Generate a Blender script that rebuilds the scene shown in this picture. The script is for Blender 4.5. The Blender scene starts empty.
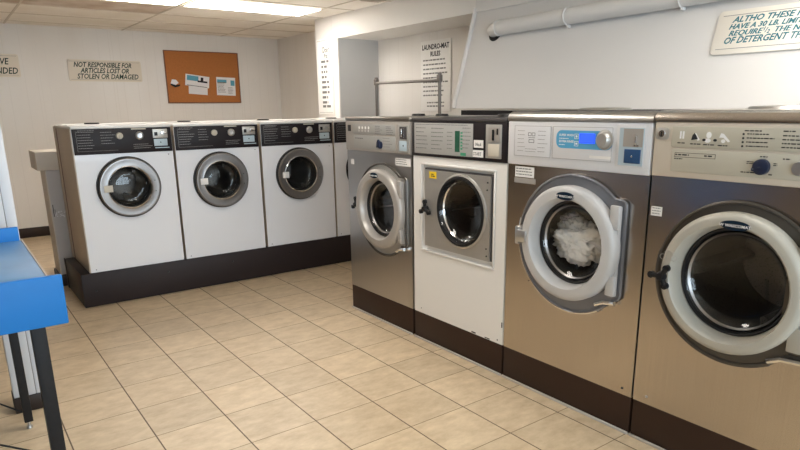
import bpy, bmesh, math, random
from mathutils import Matrix, Vector
random.seed(7)
PI = math.pi
sc = bpy.context.scene
C = sc.collection

# ------------------------------------------------------------------ materials
def nodes(m):
    m.use_nodes = True
    return m.node_tree.nodes, m.node_tree.links, m.node_tree.nodes['Principled BSDF']

def mat(name, col, rough=0.5, metal=0.0, noise=0.0, scale=8.0, bump=0.0, emit=None, estr=0.0, coat=0.0, stretch=(1, 1, 1)):
    m = bpy.data.materials.new(name)
    N, L, b = nodes(m)
    b.inputs['Base Color'].default_value = (*col, 1)
    b.inputs['Roughness'].default_value = rough
    b.inputs['Metallic'].default_value = metal
    b.inputs['Coat Weight'].default_value = coat
    if max(col) < .07: b.inputs['Specular IOR Level'].default_value = .28
    if emit:
        b.inputs['Emission Color'].default_value = (*emit, 1)
        b.inputs['Emission Strength'].default_value = estr
    if noise or bump:
        tc = N.new('ShaderNodeTexCoord'); mp = N.new('ShaderNodeMapping'); mp.inputs['Scale'].default_value = stretch
        nz = N.new('ShaderNodeTexNoise'); nz.inputs['Scale'].default_value = scale; nz.inputs['Detail'].default_value = 5
        L.new(tc.outputs['Object'], mp.inputs['Vector']); L.new(mp.outputs['Vector'], nz.inputs['Vector'])
        if noise:
            mx = N.new('ShaderNodeMix'); mx.data_type = 'RGBA'
            mx.inputs[6].default_value = (*[c * (1 - noise) for c in col], 1)
            mx.inputs[7].default_value = (*[min(1, c * (1 + noise * .6)) for c in col], 1)
            L.new(nz.outputs['Fac'], mx.inputs[0]); L.new(mx.outputs[2], b.inputs['Base Color'])
        if bump:
            bp = N.new('ShaderNodeBump'); bp.inputs['Strength'].default_value = bump; bp.inputs['Distance'].default_value = .004
            L.new(nz.outputs['Fac'], bp.inputs['Height']); L.new(bp.outputs['Normal'], b.inputs['Normal'])
    return m

def math_node(N, L, op, a, b=None, c=None):
    n = N.new('ShaderNodeMath'); n.operation = op
    for i, v in enumerate((a, b, c)):
        if v is None: continue
        if isinstance(v, (int, float)): n.inputs[i].default_value = v
        else: L.new(v, n.inputs[i])
    return n.outputs[0]

def floor_mat():
    m = bpy.data.materials.new('beige_floor_tile'); N, L, b = nodes(m)
    tc = N.new('ShaderNodeTexCoord'); sp = N.new('ShaderNodeSeparateXYZ'); L.new(tc.outputs['Object'], sp.inputs[0])
    T = .3255
    def axis(o, off):
        v = math_node(N, L, 'DIVIDE', math_node(N, L, 'SUBTRACT', o, off), T)
        cell = math_node(N, L, 'FLOOR', v)
        fr = math_node(N, L, 'SUBTRACT', v, cell)
        d = math_node(N, L, 'MINIMUM', fr, math_node(N, L, 'SUBTRACT', 1.0, fr))
        return cell, d
    cx, dx = axis(sp.outputs[0], .2593); cy, dy = axis(sp.outputs[1], 4.0506)
    nz0 = N.new('ShaderNodeTexNoise'); nz0.inputs['Scale'].default_value = 1.7; L.new(tc.outputs['Object'], nz0.inputs['Vector'])
    gx = math_node(N, L, 'LESS_THAN', dx, .0095); gy = math_node(N, L, 'LESS_THAN', dy, .0070)
    g = math_node(N, L, 'MAXIMUM', gx, gy)
    cmb = N.new('ShaderNodeCombineXYZ'); L.new(cx, cmb.inputs[0]); L.new(cy, cmb.inputs[1])
    wn = N.new('ShaderNodeTexWhiteNoise'); wn.noise_dimensions = '2D'; L.new(cmb.outputs[0], wn.inputs['Vector'])
    # cloud pattern shifted per tile
    off = N.new('ShaderNodeVectorMath'); off.operation = 'MULTIPLY_ADD'
    L.new(wn.outputs['Color'], off.inputs[0]); off.inputs[1].default_value = (7, 7, 7); L.new(tc.outputs['Object'], off.inputs[2])
    mp = N.new('ShaderNodeMapping'); mp.inputs['Scale'].default_value = (1, 1.8, 1); L.new(off.outputs[0], mp.inputs['Vector'])
    nz = N.new('ShaderNodeTexNoise'); nz.inputs['Scale'].default_value = 9; nz.inputs['Detail'].default_value = 7; nz.inputs['Roughness'].default_value = .68
    L.new(mp.outputs[0], nz.inputs['Vector'])
    cr = N.new('ShaderNodeValToRGB'); L.new(nz.outputs['Fac'], cr.inputs[0])
    e = cr.color_ramp; e.elements[0].position = .3; e.elements[0].color = (.50, .375, .235, 1)
    e.elements[1].position = .72; e.elements[1].color = (.70, .56, .385, 1)
    hv = N.new('ShaderNodeHueSaturation'); L.new(cr.outputs[0], hv.inputs['Color'])
    L.new(math_node(N, L, 'MULTIPLY_ADD', wn.outputs['Value'], .14, .93), hv.inputs['Value'])
    mx = N.new('ShaderNodeMix'); mx.data_type = 'RGBA'; L.new(g, mx.inputs[0]); L.new(hv.outputs[0], mx.inputs[6])
    gc = N.new('ShaderNodeMix'); gc.data_type = 'RGBA'; L.new(gx, gc.inputs[0])
    gc.inputs[6].default_value = (.24, .165, .10, 1); gc.inputs[7].default_value = (.13, .085, .055, 1)
    L.new(gc.outputs[2], mx.inputs[7]); L.new(mx.outputs[2], b.inputs['Base Color'])
    L.new(math_node(N, L, 'MULTIPLY_ADD', g, .35, .36), b.inputs['Roughness'])
    bp = N.new('ShaderNodeBump'); bp.inputs['Strength'].default_value = .35; bp.inputs['Distance'].default_value = .003
    h = math_node(N, L, 'SUBTRACT', math_node(N, L, 'MULTIPLY', nz.outputs['Fac'], .25), g)
    L.new(h, bp.inputs['Height']); L.new(bp.outputs['Normal'], b.inputs['Normal'])
    return m

def panel_wall_mat():
    # painted wood panelling: fine vertical grooves at uneven spacing
    m = bpy.data.materials.new('white_painted_panelling'); N, L, b = nodes(m)
    tc = N.new('ShaderNodeTexCoord'); sp = N.new('ShaderNodeSeparateXYZ'); L.new(tc.outputs['Object'], sp.inputs[0])
    s = math_node(N, L, 'ADD', sp.outputs[0], sp.outputs[1])
    lines = []
    for per, off in ((.4064, .05), (.4064, .17), (.4064, .29), (.8128, .61)):
        v = math_node(N, L, 'DIVIDE', math_node(N, L, 'SUBTRACT', s, off), per)
        fr = math_node(N, L, 'FRACT', v)
        lines.append(math_node(N, L, 'LESS_THAN', fr, .006 / per))
    g = lines[0]
    for l in lines[1:]: g = math_node(N, L, 'MAXIMUM', g, l)
    nz = N.new('ShaderNodeTexNoise'); nz.inputs['Scale'].default_value = 1.6; nz.inputs['Detail'].default_value = 4
    mp = N.new('ShaderNodeMapping'); mp.inputs['Scale'].default_value = (1, 1, .4); L.new(tc.outputs['Object'], mp.inputs['Vector']); L.new(mp.outputs[0], nz.inputs['Vector'])
    cr = N.new('ShaderNodeValToRGB'); L.new(nz.outputs['Fac'], cr.inputs[0])
    cr.color_ramp.elements[0].position = .3; cr.color_ramp.elements[0].color = (.76, .73, .69, 1)
    cr.color_ramp.elements[1].position = .7; cr.color_ramp.elements[1].color = (.82, .80, .775, 1)
    mx = N.new('ShaderNodeMix'); mx.data_type = 'RGBA'; L.new(g, mx.inputs[0]); L.new(cr.outputs[0], mx.inputs[6]); mx.inputs[7].default_value = (.755, .73, .70, 1)
    L.new(mx.outputs[2], b.inputs['Base Color']); b.inputs['Roughness'].default_value = .5
    bp = N.new('ShaderNodeBump'); bp.inputs['Strength'].default_value = .05; bp.inputs['Distance'].default_value = .002; bp.invert = True
    L.new(g, bp.inputs['Height']); L.new(bp.outputs['Normal'], b.inputs['Normal'])
    return m

def ceiling_mat():
    m = bpy.data.materials.new('tan_ceiling_tile'); N, L, b = nodes(m)
    tc = N.new('ShaderNodeTexCoord'); sp = N.new('ShaderNodeSeparateXYZ'); L.new(tc.outputs['Object'], sp.inputs[0])
    nz = N.new('ShaderNodeTexNoise'); nz.inputs['Scale'].default_value = 2.2; nz.inputs['Detail'].default_value = 8; L.new(tc.outputs['Object'], nz.inputs['Vector'])
    cr = N.new('ShaderNodeValToRGB'); L.new(nz.outputs['Fac'], cr.inputs[0])
    cr.color_ramp.elements[0].position = .3; cr.color_ramp.elements[0].color = (.84, .79, .71, 1)
    cr.color_ramp.elements[1].position = .68; cr.color_ramp.elements[1].color = (.93, .89, .83, 1)
    # an old brown water stain over one tile
    inx = math_node(N, L, 'MULTIPLY', math_node(N, L, 'GREATER_THAN', sp.outputs[0], -1.6), math_node(N, L, 'LESS_THAN', sp.outputs[0], 2.0))
    iny = math_node(N, L, 'MULTIPLY', math_node(N, L, 'GREATER_THAN', sp.outputs[1], 6.29), math_node(N, L, 'LESS_THAN', sp.outputs[1], 6.92))
    st = math_node(N, L, 'MULTIPLY', inx, iny)
    n2 = N.new('ShaderNodeTexNoise'); n2.inputs['Scale'].default_value = 4; n2.inputs['Detail'].default_value = 6; L.new(tc.outputs['Object'], n2.inputs['Vector'])
    st = math_node(N, L, 'MULTIPLY', st, math_node(N, L, 'MULTIPLY_ADD', n2.outputs['Fac'], 1.0, .15))
    mx = N.new('ShaderNodeMix'); mx.data_type = 'RGBA'; L.new(st, mx.inputs[0]); L.new(cr.outputs[0], mx.inputs[6]); mx.inputs[7].default_value = (.36, .25, .17, 1)
    L.new(mx.outputs[2], b.inputs['Base Color']); b.inputs['Roughness'].default_value = .9
    vo = N.new('ShaderNodeTexNoise'); vo.inputs['Scale'].default_value = 90; L.new(tc.outputs['Object'], vo.inputs['Vector'])
    bp = N.new('ShaderNodeBump'); bp.inputs['Strength'].default_value = .3; bp.inputs['Distance'].default_value = .003
    L.new(vo.outputs['Fac'], bp.inputs['Height']); L.new(bp.outputs['Normal'], b.inputs['Normal'])
    return m

def steel_mat(name, col, rough, streak=.12):
    m = bpy.data.materials.new(name); N, L, b = nodes(m)
    b.inputs['Metallic'].default_value = 1.0
    tc = N.new('ShaderNodeTexCoord'); mp = N.new('ShaderNodeMapping'); mp.inputs['Scale'].default_value = (60, 60, .8)
    nz = N.new('ShaderNodeTexNoise'); nz.inputs['Scale'].default_value = 2.5; nz.inputs['Detail'].default_value = 3
    L.new(tc.outputs['Object'], mp.inputs['Vector']); L.new(mp.outputs[0], nz.inputs['Vector'])
    n2 = N.new('ShaderNodeTexNoise'); n2.inputs['Scale'].default_value = 3; n2.inputs['Detail'].default_value = 4; L.new(tc.outputs['Object'], n2.inputs['Vector'])
    n2.inputs['Scale'].default_value = 1.4; n2.inputs['Detail'].default_value = 1
    f = math_node(N, L, 'MULTIPLY_ADD', nz.outputs['Fac'], .4, math_node(N, L, 'MULTIPLY', n2.outputs['Fac'], .6))
    mx = N.new('ShaderNodeMix'); mx.data_type = 'RGBA'; L.new(f, mx.inputs[0])
    mx.inputs[6].default_value = (*[c * (1 - streak) for c in col], 1); mx.inputs[7].default_value = (*[min(1, c * (1 + streak)) for c in col], 1)
    L.new(mx.outputs[2], b.inputs['Base Color'])
    b.inputs['Roughness'].default_value = rough
    return m

def glass_mat(name, tint, ior=1.45):
    m = bpy.data.materials.new(name); m.use_nodes = True
    N = m.node_tree.nodes; L = m.node_tree.links; N.remove(N['Principled BSDF'])
    t = N.new('ShaderNodeBsdfTransparent'); t.inputs[0].default_value = (*tint, 1)
    g = N.new('ShaderNodeBsdfGlossy'); g.inputs['Roughness'].default_value = .03; g.inputs[0].default_value = (1, 1, 1, 1)
    lw = N.new('ShaderNodeLayerWeight'); lw.inputs[0].default_value = .5
    fz = math_node(N, L, 'MULTIPLY_ADD', math_node(N, L, 'POWER', lw.outputs['Facing'], 4.0), .9, ((ior - 1) / (ior + 1)) ** 2)
    x = N.new('ShaderNodeMixShader'); L.new(fz, x.inputs[0]); L.new(t.outputs[0], x.inputs[1]); L.new(g.outputs[0], x.inputs[2])
    L.new(x.outputs[0], N['Material Output'].inputs[0])
    return m

def drum_mat():
    m = bpy.data.materials.new('perforated_drum_steel'); N, L, b = nodes(m)
    b.inputs['Metallic'].default_value = 1.0; b.inputs['Roughness'].default_value = .42
    tc = N.new('ShaderNodeTexCoord'); v = N.new('ShaderNodeTexVoronoi'); v.inputs['Scale'].default_value = 110; L.new(tc.outputs['Object'], v.inputs['Vector'])
    k = math_node(N, L, 'LESS_THAN', v.outputs['Distance'], .22)
    mx = N.new('ShaderNodeMix'); mx.data_type = 'RGBA'; L.new(k, mx.inputs[0]); mx.inputs[6].default_value = (.09, .085, .08, 1); mx.inputs[7].default_value = (.01, .01, .01, 1)
    L.new(mx.outputs[2], b.inputs['Base Color'])
    return m

M = dict(
    floor=floor_mat(), wall=panel_wall_mat(), ceiling=ceiling_mat(),
    paint=mat('off_white_paint', (.84, .82, .79), .5, noise=.03, scale=2),
    board=mat('white_painted_board', (.74, .73, .72), .42, noise=.03, scale=1.3),
    duct=mat('grey_painted_boxing', (.60, .60, .60), .5, noise=.04, scale=2),
    trimw=mat('white_gloss_trim', (.82, .80, .78), .35),
    grid=mat('ceiling_grid_paint', (.62, .56, .48), .6),
    basebd=mat('dark_brown_vinyl', (.035, .024, .02), .45),
    plinth=mat('dark_brown_painted_steel', (.036, .017, .010), .5, noise=.2, scale=3),
    plinthb=mat('near_black_brown_steel', (.024, .016, .016), .5, noise=.2, scale=3),
    enamel=mat('white_enamel', (.80, .81, .85), .25, noise=.02, scale=2, coat=.3),
    enamelw=mat('warm_white_enamel', (.80, .78, .75), .3, noise=.03, scale=2, coat=.3),
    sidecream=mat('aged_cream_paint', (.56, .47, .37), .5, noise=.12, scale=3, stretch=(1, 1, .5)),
    steel=steel_mat('brushed_stainless', (.53, .475, .42), .23, .2),
    steelg=steel_mat('grey_stainless', (.50, .48, .46), .30),
    ringsteel=steel_mat('cast_aluminium', (.30, .285, .28), .32, .2),
    chrome=mat('chrome', (.8, .8, .8), .12, 1),
    dial=mat('satin_metal_dial', (.62, .62, .62), .3, .9),
    platest=mat('brushed_plate', (.50, .485, .46), .42, .7, noise=.1, scale=20),
    black=mat('black_plastic', (.012, .012, .013), .35),
    blackpanel=mat('black_control_panel', (.014, .010, .012), .45),
    rubber=mat('black_rubber', (.014, .013, .013), .5),
    shadowgap=mat('dark_recess_metal', (.06, .055, .055), .5),
    surround=mat('blue_grey_surround', (.22, .225, .25), .35, .5),
    surroundd=mat('dark_grey_surround', (.10, .09, .08), .35, .6),
    ringwhite=mat('white_door_plastic', (.52, .51, .505), .38, noise=.04, scale=4),
    ringcream=mat('cream_door_plastic', (.43, .405, .35), .38, noise=.04, scale=4),
    ringtaupe=mat('taupe_door_plastic', (.45, .42, .39), .35, .3, noise=.04, scale=4),
    panelwhite=mat('light_grey_console', (.66, .66, .68), .4),
    panelcream=mat('cream_console', (.60, .54, .46), .42, noise=.04, scale=3),
    panelcream2=mat('greenish_cream_overlay', (.50, .475, .40), .4),
    paneltaupe=mat('taupe_console', (.40, .37, .34), .4, .2),
    panelgrey=mat('grey_overlay', (.36, .355, .34), .45),
    skyblue=mat('sky_blue_overlay', (.10, .38, .62), .35),
    screen=mat('blue_display', (.01, .03, .5), .2, emit=(.03, .09, 1.0), estr=.9),
    green=mat('green_display', (.02, .10, .06), .3), greenl=mat('green_lens', (.05, .30, .17), .3),
    coinblue=mat('blue_coin_plate', (.03, .09, .22), .35, .3),
    coinlight=mat('pale_coin_plate', (.45, .55, .62), .35),
    ink=mat('black_ink', (.02, .02, .025), .6), inkg=mat('grey_ink', (.17, .17, .17), .6),
    inkl=mat('pale_print', (.28, .27, .27), .6), inkw=mat('white_print', (.85, .85, .85), .5),
    inkteal=mat('teal_paint', (.02, .17, .22), .6), inkgreen=mat('dark_green_paint', (.02, .05, .04), .6),
    label=mat('white_label', (.80, .78, .76), .5), tagm=mat('beige_tag', (.60, .55, .46), .5),
    yellow=mat('yellow_sticker', (.80, .55, .02), .5),
    signw=mat('white_sign_board', (.88, .87, .85), .5), signc=mat('cream_sign_board', (.76, .70, .60), .5),
    signb=mat('cream_painted_sign', (.84, .80, .72), .5),
    cork=mat('brown_cork', (.46, .17, .045), .85, noise=.22, scale=60, bump=.3),
    corkframe=mat('cork_board_frame', (.20, .075, .03), .5),
    paperw=mat('white_paper', (.78, .78, .80), .6), paperb=mat('blue_paper_print', (.10, .36, .50), .6),
    emblem=mat('dark_blue_emblem', (.006, .018, .035), .25),
    navy=mat('navy_knob', (.015, .022, .05), .3),
    glass=glass_mat('door_glass', (.96, .96, .96), 1.5), pane=glass_mat('window_glass', (.95, .97, .97)),
    drum=drum_mat(),
    bluetop=mat('worn_blue_laminate', (.09, .24, .46), .38, noise=.22, scale=6),
    blue=mat('bright_blue_paint', (.0, .19, .60), .5, noise=.05, scale=3),
    edge=mat('pale_laminate_edge', (.50, .46, .42), .5),
    legm=mat('black_powder_coated_steel', (.016, .016, .018), .5, noise=.3, scale=60),
    post=mat('white_post_paint', (.70, .72, .76), .45, noise=.04, scale=3),
    ledge=mat('beige_ledge_paint', (.60, .54, .47), .45, noise=.08, scale=3),
    column=mat('greyish_column_paint', (.52, .50, .50), .55, noise=.06, scale=4),
    panelling=mat('brown_wood_panelling', (.20, .15, .11), .6, noise=.2, scale=4),
    pipe=mat('white_painted_pipe', (.76, .75, .73), .4, noise=.03, scale=3),
    rail=mat('grey_steel_tube', (.22, .20, .185), .4, .7),
    cloth=mat('white_cotton', (.88, .87, .85), .9, noise=.05, scale=30, bump=.5),
    clothg=mat('lilac_grey_cotton', (.46, .44, .48), .9, bump=.5, scale=30),
    clothd=mat('dark_grey_cotton', (.05, .045, .045), .9, bump=.4, scale=30),
    lamp=mat('lit_lamp_diffuser', (.9, .9, .9), .5, emit=(1.0, .94, .86), estr=9.0),
    lampframe=mat('white_lamp_frame', (.75, .72, .68), .5),
)

# ------------------------------------------------------------------ mesh builder
class MB:
    """collects shapes into ONE mesh; local frame: x right, z up, front towards -y"""
    def __init__(s): s.bm = bmesh.new()
    def _merge(s, b2, mi, smooth, mtx=None):
        if mtx is not None: b2.transform(mtx)
        bmesh.ops.recalc_face_normals(b2, faces=b2.faces)
        for f in b2.faces: f.material_index = mi; f.smooth = smooth
        me = bpy.data.meshes.new('t'); b2.to_mesh(me); b2.free(); s.bm.from_mesh(me); bpy.data.meshes.remove(me)
        return s
    def box(s, x0, x1, y0, y1, z0, z1, bev=0.0, mi=0, seg=2, mtx=None):
        b = bmesh.new(); bmesh.ops.create_cube(b, size=1)
        for v in b.verts:
            v.co = ((x0 + x1) / 2 + v.co.x * (x1 - x0), (y0 + y1) / 2 + v.co.y * (y1 - y0), (z0 + z1) / 2 + v.co.z * (z1 - z0))
        if bev > 0: bmesh.ops.bevel(b, geom=list(b.edges), offset=bev, segments=seg, profile=.5, affect='EDGES')
        return s._merge(b, mi, False, mtx)
    def prism(s, pts, y0, y1, mi=0, bev=0.0, smooth=False, mtx=None):
        """polygon in (x,z), from y0 (front) to y1"""
        b = bmesh.new()
        a = [b.verts.new((x, y0, z)) for x, z in pts]; c = [b.verts.new((x, y1, z)) for x, z in pts]
        ff = b.faces.new(a); b.faces.new(list(reversed(c)))
        n = len(pts)
        for i in range(n): b.faces.new((a[i], a[(i + 1) % n], c[(i + 1) % n], c[i]))
        if bev > 0: bmesh.ops.bevel(b, geom=list(ff.edges), offset=bev, segments=2, profile=.5, affect='EDGES')
        return s._merge(b, mi, smooth, mtx)
    def lathe(s, prof, cx=0, cz=0, n=56, mi=0, sx=1, smooth=True, mtx=None):
        """profile (r, y) spun about the y axis through (cx, cz)"""
        b = bmesh.new(); rings = []
        for r, y in prof:
            if r < 1e-6: rings.append([b.verts.new((cx, y, cz))])
            else: rings.append([b.verts.new((cx + sx * r * math.cos(2 * PI * k / n), y, cz + r * math.sin(2 * PI * k / n))) for k in range(n)])
        for p, q in zip(rings, rings[1:]):
            for k in range(n):
                k2 = (k + 1) % n
                if len(p) == 1 and len(q) == 1: continue
                if len(p) == 1: b.faces.new((p[0], q[k], q[k2]))
                elif len(q) == 1: b.faces.new((p[k], p[k2], q[0]))
                else: b.faces.new((p[k], p[k2], q[k2], q[k]))
        return s._merge(b, mi, smooth, mtx)
    def tube(s, pts, r, mi=0, n=10, closed=False):
        b = bmesh.new(); P = [Vector(p) for p in pts]; rings = []; m = len(P)
        up = None
        for i, p in enumerate(P):
            if closed: t = (P[(i + 1) % m] - P[i - 1]).normalized()
            else: t = (P[min(i + 1, m - 1)] - P[max(i - 1, 0)]).normalized()
            if up is None:
                up = Vector((0, 0, 1)) if abs(t.z) < .9 else Vector((1, 0, 0))
            up = (up - t * up.dot(t)).normalized(); sd = t.cross(up)
            rings.append([b.verts.new(p + r * (math.cos(2 * PI * k / n) * up + math.sin(2 * PI * k / n) * sd)) for k in range(n)])
        for i in range(m if closed else m - 1):
            p, q = rings[i], rings[(i + 1) % m]
            for k in range(n): b.faces.new((p[k], p[(k + 1) % n], q[(k + 1) % n], q[k]))
        if not closed: b.faces.new(rings[0]); b.faces.new(list(reversed(rings[-1])))
        return s._merge(b, mi, True)
    def holed(s, x0, x1, z0, z1, cx, cz, r, y, mi=0, n=72):
        """flat sheet facing -y with a round hole"""
        b = bmesh.new(); inn = []; out = []
        for k in range(n):
            a = 2 * PI * k / n; dx, dz = math.cos(a), math.sin(a)
            t = min(((x1 - cx) / dx if dx > 1e-9 else (x0 - cx) / dx if dx < -1e-9 else 1e9), ((z1 - cz) / dz if dz > 1e-9 else (z0 - cz) / dz if dz < -1e-9 else 1e9))
            inn.append(Vector((cx + r * dx, y, cz + r * dz))); out.append(Vector((cx + t * dx, y, cz + t * dz)))
        for X, Z in ((x0, z0), (x0, z1), (x1, z0), (x1, z1)):
            c = Vector((X, y, Z)); i = min(range(n), key=lambda k: (out[k] - c).length); out[i] = c
        vi = [b.verts.new(v) for v in inn]; vo = [b.verts.new(v) for v in out]
        for k in range(n): b.faces.new((vi[k], vi[(k + 1) % n], vo[(k + 1) % n], vo[k]))
        for f in b.faces: f.material_index = mi
        me = bpy.data.meshes.new('t'); b.to_mesh(me); b.free(); s.bm.from_mesh(me); bpy.data.meshes.remove(me)
        return s
    def rows(s, x0, x1, z1, n, pitch, h, y=0.0, ragged=.35, mi=0, dot=False):
        """rows of tiny word-like strokes: print too small to read in the photograph"""
        for i in range(n):
            z = z1 - i * pitch; x = x0; end = x1 - random.random() * ragged * (x1 - x0)
            while x < end:
                w = min(h * random.uniform(1.2, 4.2), end - x)
                s.box(x, x + w, y - .0004, y, z - h, z, mi=mi); x += w + h * .7
        return s
    def text(s, body, x, z, size, y=0.0, shear=0, align='LEFT', xs=1.0, bold=0.0, mi=0, rot=0):
        cu = bpy.data.curves.new('t', 'FONT'); cu.body = body; cu.size = size; cu.shear = shear; cu.align_x = align
        cu.resolution_u = 2; cu.offset = bold; cu.extrude = .0003
        o = bpy.data.objects.new('t', cu); C.objects.link(o)
        me = bpy.data.meshes.new_from_object(o.evaluated_get(bpy.context.evaluated_depsgraph_get()))
        bpy.data.objects.remove(o); bpy.data.curves.remove(cu)
        mt = Matrix.Translation((x, y - .0004, z)) @ Matrix.Rotation(rot, 4, 'Y') @ Matrix(((xs, 0, 0, 0), (0, 0, -1, 0), (0, 1, 0, 0), (0, 0, 0, 1)))
        me.transform(mt)
        for p in me.polygons: p.material_index = mi
        s.bm.from_mesh(me); bpy.data.meshes.remove(me)
        return s
    def build_split(s, name, mat_, parent, gap=.011):
        """one object for every separate cluster of shapes"""
        bm = s.bm; bm.verts.index_update(); bm.verts.ensure_lookup_table(); seen = set(); isl = []
        for v in bm.verts:
            if v.index in seen: continue
            st = [v]; seen.add(v.index); vs = []
            while st:
                a = st.pop(); vs.append(a)
                for e in a.link_edges:
                    o = e.other_vert(a)
                    if o.index not in seen: seen.add(o.index); st.append(o)
            isl.append([min(q.co.x for q in vs), max(q.co.x for q in vs), min(q.co.z for q in vs), max(q.co.z for q in vs), set(q.index for q in vs)])
        ch = True
        while ch:
            ch = False; out = []
            for i in isl:
                for o in out:
                    if i[0] - gap < o[1] and o[0] - gap < i[1] and i[2] - gap < o[3] and o[2] - gap < i[3]:
                        o[0] = min(o[0], i[0]); o[1] = max(o[1], i[1]); o[2] = min(o[2], i[2]); o[3] = max(o[3], i[3]); o[4] |= i[4]; ch = True; break
                else: out.append(i)
            isl = out
        for i in isl:
            b = bm.copy(); b.verts.ensure_lookup_table()
            bmesh.ops.delete(b, geom=[v for v in b.verts if v.index not in i[4]], context='VERTS')
            m2 = MB(); m2.bm.free(); m2.bm = b; m2.build(name, mat_, parent)
        bm.free()
    def build(s, name, mats, parent=None, loc=(0, 0, 0), rot=(0, 0, 0), sharp=True):
        me = bpy.data.meshes.new(name); s.bm.to_mesh(me); s.bm.free()
        if not isinstance(mats, (list, tuple)): mats = [mats]
        for m in mats: me.materials.append(M[m])
        if sharp:
            try: me.set_sharp_from_angle(angle=math.radians(38))
            except Exception: pass
        o = bpy.data.objects.new(name, me); C.objects.link(o); o.location = loc; o.rotation_euler = rot
        if parent: o.parent = parent
        return o

def tag(o, label, cat, group=None, kind=None):
    o['label'] = label; o['category'] = cat
    if group: o['group'] = group
    if kind: o['kind'] = kind
    return o
def thing(name, loc, rot=(0, 0, 0), label=None, cat=None, group=None):
    o = bpy.data.objects.new(name, None); C.objects.link(o); o.location = loc; o.rotation_euler = rot
    o.empty_display_size = .1
    return tag(o, label, cat, group)
def struct(o): o['kind'] = 'structure'; return o
def copy_tree(o, parent=None):
    c = o.copy(); C.objects.link(c); c.parent = parent
    for ch in list(o.children): copy_tree(ch, c)
    return c
def rrect(x0, x1, z0, z1, r, n=5):
    P = []
    for cx, cz, a0 in ((x1 - r, z1 - r, 0), (x0 + r, z1 - r, 90), (x0 + r, z0 + r, 180), (x1 - r, z0 + r, 270)):
        for k in range(n + 1):
            a = math.radians(a0 + 90 * k / n); P.append((cx + r * math.cos(a), cz + r * math.sin(a)))
    return P
RR = (0, 0, -PI / 2)          # machines in the right-hand row face -X

# ------------------------------------------------------------------ the room
XL, XR, YB, YF, H = -2.3, 4.05, 8.5, -2.6, 2.4
m = MB().box(XL - .1, XR + .1, YF - .1, YB + .1, -.1, 0); struct(m.build('floor', 'floor'))
m = MB().box(XL - .1, XR + .1, YF - .1, YB + .1, H, H + .1); struct(m.build('ceiling', 'ceiling'))
struct(MB().box(XL - .1, XR + .1, YB, YB + .1, 0, H).build('wall_back', 'wall'))
struct(MB().box(XR, XR + .1, YF, YB, 0, H).build('wall_right', 'wall'))
# left wall (outside the frame), plain brown panelling
wl = MB()
wl.box(XL - .1, XL, YF, YB, 0, H)
struct(wl.build('wall_left', 'panelling'))
# shop front behind the photographer
wf = MB()
wf.box(XL, -1.6, YF - .1, YF, 0, H).box(-1.6, 3.0, YF - .1, YF, 0, .5).box(-1.6, 3.0, YF - .1, YF, 2.2, H).box(3.0, XR, YF - .1, YF, 0, H)
struct(wf.build('wall_front', 'wall'))
def window(name, w, z0, z1, loc, rot, mull):
    fr = MB()
    fr.box(0, w, -.03, .03, z0, z0 + .05).box(0, w, -.03, .03, z1 - .05, z1).box(0, .05, -.03, .03, z0 + .05, z1 - .05).box(w - .05, w, -.03, .03, z0 + .05, z1 - .05)
    for k in range(1, mull): fr.box(w * k / mull - .025, w * k / mull + .025, -.03, .03, z0 + .05, z1 - .05)
    f = fr.build(name, 'trimw', loc=loc, rot=rot); struct(f)
    MB().box(.05, w - .05, -.004, .004, z0 + .05, z1 - .05).build('pane', 'pane', f)
window('window_1', 4.6, .5, 2.2, (3.0, YF - .05, 0), (0, 0, PI), 3)
# skirting
struct(MB().box(XL, XR, YB - .012, YB, 0, .115, .003).build('baseboard_back', 'basebd'))
# suspended ceiling grid
gr = MB()
for gx in (-1.66, -.44, .78, 2.0, 3.24): gr.box(gx - .010, gx + .010, YF, YB, H - .004, H + .001)
for k in range(-14, 4):
    y = 6.28 + .64 * k
    if y < YB: gr.box(XL, XR, y - .010, y + .010, H - .0045, H + .001)
struct(gr.build('trim_1', 'grid'))

# boxed duct / pillar and the bulkhead over the recess behind the right-hand machines
struct(MB().box(3.55, XR, 5.97, 6.46, 0, H).build('wall_pillar', ['duct']))
struct(MB().box(3.548, 3.552, 5.972, 6.46, 0, 2.3995).box(3.53, 3.5479, 5.965, 6.075, 0, 2.165, .003).box(3.5445, 3.5479, 6.075, 6.462, 0, 2.399).build('trim_2', 'trimw'))
struct(MB().box(3.545, XR, YF, 5.969, 2.165, H).build('wall_bulkhead', 'paint'))
# leaning white board from the bulkhead down behind the machine tops
def slab():
    b = bmesh.new(); ys = (3.84, YF); V = []
    for y in ys:
        zb = 1.439 - .009 * (3.84 - y); xb = 3.55 - .3035 * (2.165 - zb)
        V.append([b.verts.new(p) for p in ((3.548, y, 2.165), (xb, y, zb), (xb + .02, y, zb - .001), (3.570, y, 2.1649))])
    a, c = V
    b.faces.new(a); b.faces.new(list(reversed(c)))
    for i in range(4): b.faces.new((a[i], a[(i + 1) % 4], c[(i + 1) % 4], c[i]))
    # the board's flat upper sheet over the bulkhead face
    mb = MB(); mb._merge(b, 0, False); mb.box(3.535, 3.5449, YF, 3.84, 2.165, H - .005)
    return mb
struct(slab().build('wall_slanted', 'board'))
struct(MB().tube([(3.545, 3.853, 2.175), (3.435, 3.853, 1.81), (3.328, 3.853, 1.440)], .018, n=6).box(3.528, 3.545, 3.845, 3.862, 2.15, 2.20).build('trim_3', 'trimw'))

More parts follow.
